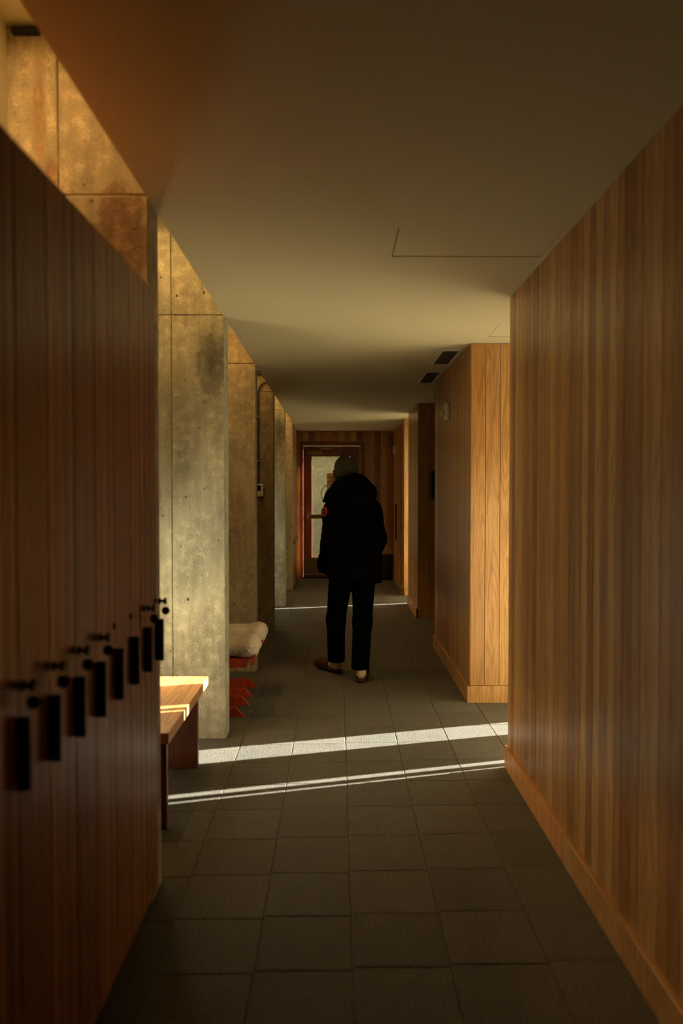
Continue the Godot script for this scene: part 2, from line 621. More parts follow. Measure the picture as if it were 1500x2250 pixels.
func build_right_walls() -> void:
	var base := 0.115
	# near wall
	var w := setting("wall_right_near")
	var st := new_st()
	span(st, 0.906, 1.7, -0.1, CEIL + 0.02, -2.7, 4.10)
	part(w, "core", st.commit(), M.plaster)
	boards_x(w, 0.89, -1.4, 4.12, base + 0.003, CEIL - 0.003, 0.072)
	spanpart(w, "end_trim", WOOD[2], 0.8905, 0.99, base + 0.003, CEIL - 0.003, 4.10, 4.12)
	# middle block
	w = setting("wall_right_middle")
	st = new_st()
	span(st, 0.918, 1.7, -0.1, CEIL + 0.02, 5.416, 7.35)
	part(w, "core", st.commit(), M.plaster)
	boards_x(w, 0.902, 5.402, 7.35, base + 0.003, CEIL - 0.003, 0.075)
	boards_z(w, 5.396, 0.906, 1.6, base + 0.003, CEIL - 0.003, 0.1045, [WOOD[0], WOOD[6], WOOD[2], WOOD[4]])
	# far block
	w = setting("wall_right_far")
	st = new_st()
	span(st, 0.928, 1.7, -0.1, CEIL + 0.02, 9.016, 10.2)
	part(w, "core", st.commit(), M.plaster)
	boards_x(w, 0.912, 9.0, 10.2, base + 0.003, CEIL - 0.003, 0.075)
	boards_z(w, 9.0, 0.93, 1.6, base + 0.003, CEIL - 0.003, 0.1045, [WOOD[0], WOOD[6], WOOD[4]])
	# end block with the recess and the side door beyond it
	w = setting("wall_right_end")
	st = new_st()
	span(st, 0.938, 1.7, -0.1, CEIL + 0.02, 10.976, 11.34)
	span(st, 1.10, 1.7, -0.1, CEIL + 0.02, 11.34, 11.74)
	span(st, 0.95, 1.7, -0.1, CEIL + 0.02, 11.74, 13.3)
	part(w, "core", st.commit(), WOOD[1])
	boards_x(w, 0.922, 10.96, 11.34, base + 0.003, CEIL - 0.003, 0.075)
	boards_z(w, 10.956, 0.925, 1.6, base + 0.003, CEIL - 0.003, 0.1045, [WOOD[0], WOOD[6], WOOD[4]])
	boards_x(w, 0.934, 11.74, 13.18, base + 0.003, CEIL - 0.003, 0.24)
	# skirting boards
	for s in [["baseboard_right_near", 0.874, 0.896, -1.4, 4.122, 0.0], ["baseboard_right_middle", 0.888, 0.91, 5.384, 7.35, 5.384], ["baseboard_right_far", 0.898, 0.92, 8.99, 10.2, 8.99], ["baseboard_right_end", 0.908, 0.93, 10.945, 11.34, 10.945], ["baseboard_right_door", 0.92, 0.945, 11.74, 13.18, 0.0]]:
		var b := setting(s[0])
		if s[0] == "baseboard_right_near":
			for q in [[-1.4, 0.9], [0.903, 3.05], [3.053, 4.122]]:
				spanpart(b, "plank", M.bench if q[0] > 3.0 else WOOD[0], s[1], s[2], 0.0, base, q[0], q[1])
		else:
			spanpart(b, "plank", WOOD[0], s[1], s[2], 0.0, base, s[3], s[4])
		if s[5] > 1.0:
			spanpart(b, "plank", WOOD[6], s[1] + 0.001, 1.6, 0.0, base, s[5], s[5] + 0.02)
	# the middle passage is closed, the outer two end in glazed screens
	var pw := setting("wall_passage")
	st = new_st()
	span(st, 1.6, 1.7, -0.1, CEIL + 0.02, 7.3, 9.1)
	part(pw, "lining", st.commit(), WOOD[4])
	# [name, from, to, clear panes, frosted panes added to brighten the passages]; stiles fill what is left
	var screens := [["window_1", 4.10, 5.416, [[4.14, 4.29], [4.324, 4.359], [4.394, 4.454], [4.854, 5.104]], [[4.49, 4.83], [5.13, 5.39]], 4.78, 5.20, 1.6], ["window_2", 10.2, 10.976, [[10.302, 10.382]], [[10.43, 10.94]], 10.22, 10.44, 1.3]]
	for sc in screens:
		var n := setting(sc[0])
		var cuts := []
		for q in sc[3]:
			cuts.append([q[0], q[1], M.glass, "pane"])
		for q in sc[4]:
			cuts.append([q[0], q[1], M.frosted_fill, "added_frosted_pane"])
		cuts.sort_custom(func(a, b): return a[0] < b[0])
		var at: float = sc[1]
		var head := 1.60
		var x0: float = sc[7]
		for q in cuts:
			spanpart(n, "stile", WOOD[4], x0, x0 + 0.06, 0.0, head, at, q[0], 0.001)
			spanpart(n, q[3], q[2], x0 + 0.028, x0 + 0.032, 0.04, head, q[0], q[1], 0.0)
			spanpart(n, "rail", WOOD[4], x0, x0 + 0.06, 0.0, 0.04, q[0], q[1], 0.0)
			at = q[1]
		spanpart(n, "stile", WOOD[4], x0, x0 + 0.06, 0.0, head, at, sc[2], 0.001)
		# unseen clear pane added over the screen, so sun bounces off the left wall
		spanpart(n, "rail", WOOD[4], x0, x0 + 0.06, head, head + 0.03, sc[1], sc[2], 0.001)
		spanpart(n, "added_fanlight", M.glass, x0 + 0.028, x0 + 0.032, head + 0.03, 2.36, sc[5], sc[6], 0.0)
		spanpart(n, "stile", WOOD[4], x0, x0 + 0.06, head + 0.03, CEIL, sc[1], sc[5], 0.0)
		spanpart(n, "stile", WOOD[4], x0, x0 + 0.06, head + 0.03, CEIL, sc[6], sc[2], 0.0)
		spanpart(n, "rail", WOOD[4], x0, x0 + 0.06, 2.36, CEIL, sc[5], sc[6], 0.0)
	# side door leaf hardware
	var dr := setting("door_2")
	spanpart(dr, "door_leaf", WOOD[4], 0.926, 0.9335, base + 0.02, 2.25, 11.95, 12.95)
	var pull := tube([Vector3(0.895, 1.25, -12.10), Vector3(0.895, 0.69, -12.10)], 0.011)
	part(dr, "pull_handle", pull, M.black_metal)
	for y in [1.18, 0.76]:
		part(dr, "standoff", tube([Vector3(0.93, y, -12.10), Vector3(0.895, y, -12.10)], 0.008), M.black_metal)
	spanpart(dr, "lock_plate", M.steel, 0.920, 0.926, 0.98, 1.06, 12.06, 12.12)

# ==================================================================== far end
func build_far_end() -> void:
	var D := 13.2
	var w := setting("wall_far")
	var st := new_st()
	span(st, -1.3, -0.575, -0.1, CEIL + 0.02, D + 0.016, D + 0.15)
	span(st, 0.40, 1.7, -0.1, RISE, D + 0.016, D + 0.15)
	span(st, -0.575, 0.40, 2.21, RISE, D + 0.016, D + 0.15)
	span(st, -1.3, EDGE + 0.1, CEIL, RISE, D + 0.016, D + 0.15)
	part(w, "core", st.commit(), WOOD[1])
	var m := box(Vector3(0.0985, CEIL - 0.006, 0.016), 0.0015)
	for k in 5:
		part(w, "board", m, WOOD[(k * 3 + 1) % 8], Vector3(0.475 + k * 0.1, CEIL / 2, -(D + 0.008)))
	var mt := box(Vector3(0.0985, 0.16, 0.016), 0.0015)
	for k in 10:
		part(w, "board", mt, WOOD[(k * 5 + 2) % 8], Vector3(-0.525 + k * 0.1, 2.355, -(D + 0.008)))
	spanpart(w, "board", WOOD[0], -0.655, -0.61, 0.003, CEIL - 0.003, D, D + 0.016)
	# door
	var f := setting("trim_door")
	var X0 := -0.575
	var X1 := 0.40
	spanpart(f, "jamb", M.wood_red, X0 - 0.035, X0 + 0.015, 0.0, 2.255, D - 0.03, D + 0.12)
	spanpart(f, "jamb", M.wood_red, X1 - 0.015, X1 + 0.06, 0.0, 2.255, D - 0.03, D + 0.12)
	spanpart(f, "head", M.wood_red, X0 + 0.0155, X1 - 0.0155, 2.20, 2.255, D - 0.03, D + 0.12)
	var dr := setting("door_1")
	var L := D + 0.03
	var gx0 := -0.415
	var gx1 := 0.235
	var gy0 := 0.345
	var gy1 := 2.02
	spanpart(dr, "stile", M.wood_red, X0 + 0.018, gx0, 0.016, 2.19, L, L + 0.045)
	spanpart(dr, "stile", M.wood_red, gx1, X1 - 0.018, 0.016, 2.19, L, L + 0.045)
	spanpart(dr, "rail", M.wood_red, gx0 + 0.0005, gx1 - 0.0005, gy1, 2.19, L, L + 0.045)
	spanpart(dr, "rail", M.wood_red, gx0 + 0.0005, gx1 - 0.0005, 0.016, gy0, L, L + 0.045)
	spanpart(dr, "pane", M.glass, gx0, gx1, gy0, gy1, L + 0.020, L + 0.026, 0.0)
	spanpart(dr, "kick_plate", M.brass, X0 + 0.03, X1 - 0.03, 0.085, 0.33, L - 0.003, L, 0.001)
	spanpart(dr, "door_sweep", M.steel, X0 + 0.02, X1 - 0.02, 0.05, 0.075, L - 0.012, L, 0.003)
	var bar := part(dr, "push_bar", box(Vector3(0.80, 0.075, 0.03), 0.012), M.brass, Vector3((X0 + X1) / 2, 1.025, -(L - 0.075)))
	for s in [-0.37, 0.37]:
		part(bar, "bracket", box(Vector3(0.05, 0.06, 0.06), 0.008), M.steel, Vector3(s, 0, -0.045))
	var cl := part(dr, "door_closer", box(Vector3(0.265, 0.062, 0.055), 0.006), M.brass, Vector3(-0.365, 2.085, -(L - 0.028)))
	part(cl, "closer_arm", tube([Vector3(0.10, 0.03, 0.0), Vector3(0.10, 0.06, 0.05), Vector3(0.29, 0.072, 0.02)], 0.009), M.steel)
	part(cl, "closer_arm", tube([Vector3(0.02, 0.085, -0.02), Vector3(0.24, 0.078, 0.03)], 0.008), M.steel)
	# threshold
	var th := setting("trim_threshold")
	spanpart(th, "plate", M.black_metal, X0 + 0.016, X1 - 0.016, 0.0, 0.014, D - 0.02, D + 0.13)
	# notice and round sticker on the glass
	var paper := new_st()
	var pts := [Vector3(-0.10, 0.165, 0), Vector3(0.10, 0.165, 0), Vector3(0.11, 0.12, 0), Vector3(0.11, -0.165, 0), Vector3(-0.055, -0.165, 0), Vector3(-0.11, -0.10, 0), Vector3(-0.11, 0.14, 0)]
	poly(paper, pts, Vector3(0, 0, 1))
	var back := []
	for p in pts:
		back.append(p - Vector3(0, 0, 0.001))
	poly(paper, back, Vector3(0, 0, -1))
	var no := thing("notice", "cream paper notice taped to the glass of the far door", "notice", Vector3(-0.06, 1.58, -(L + 0.018)))
	part(no, "sheet", paper.commit(), mat(Color(0.85, 0.74, 0.55), 0.9))
	var print_st := new_st()
	for r in [[0.095, 0.155, 0.014], [0.068, 0.09, 0.008], [0.046, 0.13, 0.008], [0.022, 0.175, 0.013], [-0.012, 0.15, 0.004], [-0.028, 0.14, 0.004], [-0.044, 0.15, 0.004], [-0.062, 0.11, 0.004], [-0.085, 0.15, 0.004], [-0.10, 0.12, 0.004], [-0.125, 0.08, 0.004]]:
		cbox(print_st, Vector3(0.0, r[0], 0.0007), Vector3(r[1], r[2], 0.0008), 0.0)
	part(no, "print", print_st.commit(), mat(Color(0.28, 0.17, 0.10), 0.9))
	spanpart(no, "folded_corner", mat(Color(0.93, 0.88, 0.76), 0.8), -0.145, -0.139, 1.40, 1.48, L + 0.014, L + 0.0165, 0.0005).rotation.z = 0.65
	var ring := thing("round_sticker", "round teal ringed sticker on the door glass below the notice", "sticker", Vector3(-0.10, 1.40, -(L + 0.0185)))
	var rs := new_st()
	for k in 48:
		var a0 := TAU * k / 48
		var a1 := TAU * (k + 1) / 48
		for z in [0.0, -0.001]:
			poly(rs, [Vector3(cos(a0) * 0.165, sin(a0) * 0.165, z), Vector3(cos(a1) * 0.165, sin(a1) * 0.165, z), Vector3(cos(a1) * 0.152, sin(a1) * 0.152, z), Vector3(cos(a0) * 0.152, sin(a0) * 0.152, z)], Vector3(0, 0, 1 if z == 0.0 else -1))
	part(ring, "ring", rs.commit(), M.teal)
	# timber lining on the left beyond the last pier, with its ledge
	var p := setting("wall_left_end")
	spanpart(p, "lining", WOOD[0], EDGE - 0.12, EDGE, 0.72, CEIL + 0.02, 11.73, 12.75)
	spanpart(p, "ledge", WOOD[3], EDGE - 0.12, EDGE + 0.035, 0.67, 0.72, 11.73, 12.75)
	spanpart(p, "lower_lining", WOOD[4], EDGE - 0.12, EDGE - 0.004, 0.0, 0.67, 11.73, 12.70)
	spanpart(p, "closing_panel", WOOD[1], EDGE - 0.12, EDGE - 0.06, 0.0, CEIL + 0.02, 12.75, 13.15)
	# waste bin in the right corner
	var bn := thing("waste_bin", "black waste bin in the far right corner by the timber wall", "bin", Vector3(0.80, 0, -12.98))
	part(bn, "bucket", lathe([[0.0, 0.0], [0.095, 0.0], [0.10, 0.02], [0.118, 0.40], [0.112, 0.40], [0.095, 0.02], [0.0, 0.02]], 28), M.black_plastic)
	part(bn, "rim", lathe([[0.112, 0.395], [0.124, 0.395], [0.124, 0.412], [0.112, 0.412], [0.112, 0.395]], 28), M.black_plastic)

# ==================================================================== shell out of sight
func build_envelope() -> void:
	var b := setting("wall_back")
	var st := new_st()
	span(st, -1.4, 1.8, -0.2, RISE, -2.85, -2.7)
	part(b, "lining", st.commit(), WOOD[1])
	var r := setting("wall_outer_right")
	st = new_st()
	span(st, 1.68, 1.8, CEIL, RISE, -2.8, 13.4)
	part(r, "plaster", st.commit(), M.plaster)
	# yard behind the far door: a concrete wall, with an added side wall blocking light on the left
	var y := setting("wall_yard")
	var ym := mat(Color(0.60, 0.64, 0.55), 0.9, M.concrete[1].albedo_texture, Vector3(0.9, 0.3, 1))
	for k in 4:
		spanpart(y, "concrete_panel", ym, -1.72 + k * 1.2, -0.53 + k * 1.2, -0.2, 4.6, 15.3, 15.5, 0.012)
	spanpart(y, "added_side_wall", ym, -2.0, -1.8, -0.2, 4.6, 13.5, 15.6, 0.01)
	var g := setting("ground_yard")
	spanpart(g, "paving", M.concrete_plain, -60, -1.30, -0.35, -0.2, -40, 60, 0.0)
	spanpart(g, "paving", M.concrete_plain, 1.8, 60, -0.35, -0.2, -40, 60, 0.0)
	spanpart(g, "yard_paving", M.concrete_plain, -1.3, 1.8, -0.35, -0.02, 13.42, 15.6, 0.0)

# ==================================================================== concrete piers
func build_piers() -> void:
	var labels := ["board-marked concrete pier above the lockers with a painted dark brown patch of shade",
		"pale grey concrete pier behind the wooden bench",
		"brown concrete pier behind the two fleece-topped chairs",
		"dark shaded concrete pier with the thermostat and conduit",
		"narrow greenish concrete pier with a chipped edge, second from the far end",
		"farthest tan concrete pier, next to the timber lining"]
	for i in PIERS.size():
		var d: float = PIERS[i]
		var p := thing("concrete_pier", labels[i], "pier", Vector3(EDGE, 0, -d), "concrete piers")
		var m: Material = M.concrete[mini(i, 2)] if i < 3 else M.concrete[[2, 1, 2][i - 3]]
		var wide: float = EDGE - (GLASS - 0.02)
		var core := new_st()
		cbox(core, Vector3(-wide / 2 - 0.004, RISE / 2, -PIER_T / 2 - 0.006), Vector3(wide - 0.008, RISE - 0.002, PIER_T - 0.012), 0.0)
		part(p, "core", core.commit(), M.concrete[2])
		# formwork panels with open joints between them; uv in metres from the lower outer corner
		var jx := -0.305
		var jy := 2.452
		for q in [[-wide, jx - 0.0015, 0.0, jy - 0.0015], [jx + 0.0015, 0.0, 0.0, jy - 0.0015], [-wide, jx - 0.0015, jy + 0.0015, RISE], [jx + 0.0015, 0.0, jy + 0.0015, RISE]]:
			var st := new_st()
			cbox(st, Vector3((q[0] + q[1]) / 2, (q[2] + q[3]) / 2, -PIER_T / 2), Vector3(q[1] - q[0], q[3] - q[2], PIER_T), 0.004)
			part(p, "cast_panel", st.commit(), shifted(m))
	# ends of the black lamp track at the heads of two piers
	var bar := thing("steel_bar", "short black steel bar at the top of the nearest pier", "bar", Vector3(-1.050, 2.994, -2.735), "steel bars")
	part(bar, "flat", box(Vector3(0.092, 0.022, 0.025), 0.002), M.black_plastic)
	var bar2 := thing("steel_bar", "short black steel bar at the top of the pier with the conduit", "bar", Vector3(-0.80, 2.645, -8.105), "steel bars")
	part(bar2, "flat", box(Vector3(0.30, 0.04, 0.02), 0.002), M.black_plastic)

var shifted_cache := {}
func shifted(m: Material) -> Material:
	# the picture's right edge lies at the pier's inner edge, its top at 3 m
	if not shifted_cache.has(m):
		var c: StandardMaterial3D = m.duplicate()
		c.uv1_offset = Vector3(1.0, 1.0, 0)
		shifted_cache[m] = c
	return shifted_cache[m]

# ==================================================================== lockers
func build_lockers() -> void:
	var face := -0.60
	var joints := [0.674, 0.836, 0.998, 1.159, 1.321, 1.482, 1.644, 1.806, 1.967, 2.130, 2.300, 2.458, 2.621]
	var top := 2.092
	var names := ["", "", "", "", "nearest to the camera", "second", "third", "fourth", "fifth", "sixth", "seventh", "last, next to the bench"]
	var missing := [8, 9]
	for k in joints.size() - 1:
		var d0: float = joints[k]
		var d1: float = joints[k + 1]
		var w := d1 - d0
		var which: String = names[k]
		var lb := ""
		if which == "":
			lb = "slatted timber locker out of sight beside the camera, number %s from the wall end" % ["one", "two", "three", "four"][k]
		elif k in missing:
			lb = "timber locker with an empty keyhole, " + ("nearer" if k == 8 else "farther") + " of the two without keys"
		else:
			lb = "timber locker with a key in its lock, " + (which if k in [4, 11] else which + " in the visible row")
		var l := thing("locker", lb, "locker", Vector3(-0.84, 0, -(d0 + d1) / 2), "lockers along the left wall")
		part(l, "body", box(Vector3(0.44, top - 0.13, w - 0.001), 0.001), M.wood_flat, Vector3(0.008, 0.13 + (top - 0.13) / 2 - 0.001, 0))
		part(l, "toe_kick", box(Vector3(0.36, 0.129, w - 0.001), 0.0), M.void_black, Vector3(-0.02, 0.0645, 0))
		var door := part(l, "door", box(Vector3(0.012, top - 0.13, w - 0.004), 0.0015), LOCKER_WOOD[[3, 5, 1, 4, 7, 3, 1, 5, 0, 3, 5, 1][k]], Vector3(face - 0.006 + 0.84, 0.13 + (top - 0.13) / 2, 0))
		# thin strips glued up to the door front
		var n := 5
		var strip := box(Vector3(0.006, top - 0.134, (w - 0.006) / n - 0.0012), 0.001)
		for s in n:
			var z := -(w - 0.006) / 2 + (w - 0.006) / n * (s + 0.5)
			part(door, "strip", strip, LOCKER_WOOD[(s * 3 + k * 5 + (s * k) % 4) % LOCKER_WOOD.size()], Vector3(0.0085, 0, z))
		var off := -(top - 0.13) / 2 - 0.13
		var z1 := -(w / 2 - 0.012)
		part(door, "handle", box(Vector3(0.026, 0.138, 0.010), 0.002), M.black_plastic, Vector3(0.0245, off + 0.953, z1))
		var hole := part(door, "keyhole", lathe([[0.0, 0.004], [0.008, 0.004], [0.010, 0.0], [0.0, 0.0]], 16), M.black_metal, Vector3(0.0115, off + 1.081, z1))
		hole.rotation.z = -PI / 2
		if k < 4 or k in missing:
			continue
		# key with its round tag
		var key := thing("locker_key", "dark key with round tag hanging in the lock of the " + ["nearest", "second", "third", "fourth", "", "", "seventh", "last"][k - 4] + " locker", "key", Vector3(face + 0.0115 + 0.004, 1.081, -(d1 - 0.012)), "locker keys")
		var shaft := part(key, "shaft", lathe([[0.0, 0.0], [0.0105, 0.0], [0.0105, 0.005], [0.0045, 0.007], [0.0045, 0.016], [0.0115, 0.018], [0.0115, 0.024], [0.0, 0.026]], 16), M.black_metal)
		shaft.rotation.z = -PI / 2
		part(key, "split_ring", tube(circle(Vector3(0.020, -0.012, 0), 0.009), 0.0012, 6), M.steel)
		var tag := part(key, "tag", lathe([[0.0, -0.0015], [0.013, -0.0015], [0.0135, 0.0], [0.013, 0.0015], [0.0, 0.0015]], 24), M.black_plastic, Vector3(0.022, -0.032, 0))
		tag.rotation = Vector3(PI / 2, 0, 0)

func circle(c: Vector3, r: float) -> Array:
	var out := []
	for k in 17:
		out.append(c + Vector3(cos(TAU * k / 16) * r, sin(TAU * k / 16) * r, 0))
	return out

# ==================================================================== bench
func build_bench() -> void:
	var b := thing("window_bench", "pale wooden window bench with dark panel legs, striped by sunlight", "bench", Vector3(-0.90, 0, -3.83))
	part(b, "seat", box(Vector3(0.39, 0.048, 1.03), 0.002), M.bench, Vector3(0, 0.404, 0))
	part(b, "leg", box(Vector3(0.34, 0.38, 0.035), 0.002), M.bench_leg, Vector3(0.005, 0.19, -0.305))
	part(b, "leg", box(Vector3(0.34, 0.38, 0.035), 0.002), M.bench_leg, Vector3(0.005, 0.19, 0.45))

# ==================================================================== chairs
func build_chairs() -> void:
	var ds := [[5.06, 5.34], [5.56, 5.84]]
	for i in 2:
		var dc: float = (ds[i][0] + ds[i][1]) / 2
		var c := thing("lounge_chair", ["nearer orange wooden chair with a cream fleece seat beside the pier", "farther orange wooden chair with a cream fleece seat beside the pier"][i], "chair", Vector3(-0.78, 0, -dc), "orange chairs in the window bay")
		var hw: float = (ds[i][1] - ds[i][0]) / 2
		# seat pad: rolled over its front edge
		var f := Field.new(Vector3(-0.32, 0.34, -0.24), Vector3(0.30, 0.52, 0.24), 0.007)
		for z in [-0.10, 0.0, 0.10]:
			f.cap(Vector3(-0.24, 0.425, z), Vector3(0.20, 0.428, z), 0.046, 0.048, 0.03)
		f.cap(Vector3(0.214, 0.424, -0.105), Vector3(0.214, 0.424, 0.105), 0.062, 0.062, 0.03)
		var curl := FastNoiseLite.new()
		curl.seed = 5 + i
		curl.frequency = 38.0
		for l in f.nz:
			for j in f.ny:
				for q in f.nx:
					f.v[(l * f.ny + j) * f.nx + q] += 0.006 * curl.get_noise_3dv(f.lo + Vector3(q, j, l) * f.h)
		part(c, "fleece_seat", f.mesh(), M.fleece)
		for s in [-1.0, 1.0]:
			var rn := new_st()
			var prof := [Vector2(-0.28, 0.0), Vector2(0.19, 0.0), Vector2(0.135, 0.062), Vector2(-0.28, 0.062)]
			extrude(rn, prof, s * hw - 0.012, s * hw + 0.012)
			part(c, "runner", rn.commit(), M.orange)
			var rl := new_st()
			extrude(rl, [Vector2(-0.28, 0.315), Vector2(0.205, 0.325), Vector2(0.225, 0.378), Vector2(-0.28, 0.378)], s * (hw + 0.02) - 0.012, s * (hw + 0.02) + 0.012)
			part(c, "seat_rail", rl.commit(), M.orange)
			var lg := new_st()
			extrude(lg, [Vector2(-0.27, 0.062), Vector2(-0.17, 0.062), Vector2(-0.11, 0.316), Vector2(-0.21, 0.316)], s * hw - 0.010, s * hw + 0.010)
			part(c, "leg", lg.commit(), M.orange)
		var fr := new_st()
		extrude(fr, [Vector2(0.226, 0.340), Vector2(0.246, 0.340), Vector2(0.266, 0.402), Vector2(0.250, 0.402)], -hw - 0.03, hw + 0.03)
		part(c, "front_rail", fr.commit(), M.orange)
		part(c, "seat_board", box(Vector3(0.48, 0.012, hw * 2 + 0.02), 0.002), M.orange, Vector3(-0.03, 0.372, 0))

func extrude(st: SurfaceTool, prof: Array, z0: float, z1: float) -> void:
	var f := []
	var b := []
	var mid := Vector2.ZERO
	for p in prof:
		f.append(Vector3(p.x, p.y, z1))
		b.append(Vector3(p.x, p.y, z0))
		mid += p / prof.size()
	poly(st, f, Vector3(0, 0, 1))
	poly(st, b, Vector3(0, 0, -1))
	for i in prof.size():
		var j := (i + 1) % prof.size()
		var e: Vector2 = prof[j] - prof[i]
		var n := Vector2(e.y, -e.x).normalized()
		if n.dot((prof[i] + prof[j]) / 2 - mid) < 0:
			n = -n
		poly(st, [f[i], f[j], b[j], b[i]], Vector3(n.x, n.y, 0))

# ==================================================================== devices on walls
func text_mesh(s: String, size: float) -> TextMesh:
	var t := TextMesh.new()
	var f := SystemFont.new()
	f.font_names = PackedStringArray(["Droid Sans"])
	f.font_weight = 700
	t.font = f
	t.text = s
	t.font_size = 64
	t.pixel_size = size / 64.0
	t.depth = 0.001
	return t

func build_wall_devices() -> void:
	var i := 0
	for s in [[0.902, 2.085, 6.44, "white fire strobe with red lettering on the lit timber block", "FIRE"], [0.934, 2.10, 12.75, "small white fire strobe at the far end beside the side door", ""]]:
		var a := thing("fire_strobe", s[3], "alarm", Vector3(s[0], s[1], -s[2]), "fire strobes")
		part(a, "back_plate", box(Vector3(0.034, 0.138, 0.10), 0.008), M.white_plastic, Vector3(-0.0175, 0, 0))
		part(a, "strobe_lens", box(Vector3(0.03, 0.042, 0.05), 0.008), M.lens, Vector3(-0.05, -0.02, 0.012))
		part(a, "lamp_holder", box(Vector3(0.016, 0.03, 0.03), 0.003), M.white_plastic, Vector3(-0.042, -0.02, 0.012))
		if s[4] != "":
			for k in 4:
				part(a, "letter", text_mesh(s[4][k], 0.019), M.red_print, Vector3(-0.0352, 0.032 - 0.016 * k, 0.036), Vector3(0, -PI / 2, 0))
		i += 1
	# thermostat on the shaded pier, fed by the conduit
	var t := thing("thermostat", "pale wall thermostat with a dark screen on the shaded pier", "thermostat", Vector3(-0.79, 1.452, -8.12))
	part(t, "case", box(Vector3(0.085, 0.128, 0.026), 0.005), M.white_plastic, Vector3(0, 0, 0.013))
	part(t, "screen", box(Vector3(0.05, 0.055, 0.002), 0.0), M.screen, Vector3(-0.008, 0.022, 0.0265))
	part(t, "button", box(Vector3(0.012, 0.008, 0.004), 0.001), M.steel, Vector3(0.02, -0.04, 0.027))
	var path := []
	for y in [1.52, 1.9, 2.3, 2.43]:
		path.append(Vector3(0, y, 0))
	for k in range(1, 9):
		var an := PI / 2 * k / 8.0
		path.append(Vector3(0.10 - 0.10 * cos(an), 2.43 + 0.12 * sin(an), 0))
	path.append(Vector3(0.155, 2.57, 0))
	var c := thing("conduit", "thin dark conduit bending over at the top of the shaded pier", "conduit", Vector3(-0.80, 0, -8.105))
	part(c, "pipe", tube(path, 0.008), mat(Color(0.22, 0.20, 0.16), 0.6))
	for y in [1.75, 2.2]:
		part(c, "clip", box(Vector3(0.04, 0.016, 0.026), 0.003), M.steel, Vector3(0, y, -0.0))
	# black dispenser on the dark face of the far block
	var d := thing("wall_dispenser", "black wall dispenser on the dark face of the far timber block", "dispenser", Vector3(1.09, 1.52, -9.0))
	part(d, "case", box(Vector3(0.11, 0.30, 0.09), 0.02), M.black_plastic, Vector3(0, 0, 0.046))
	part(d, "spout", box(Vector3(0.04, 0.03, 0.05), 0.006), M.black_plastic, Vector3(0, -0.16, 0.06))

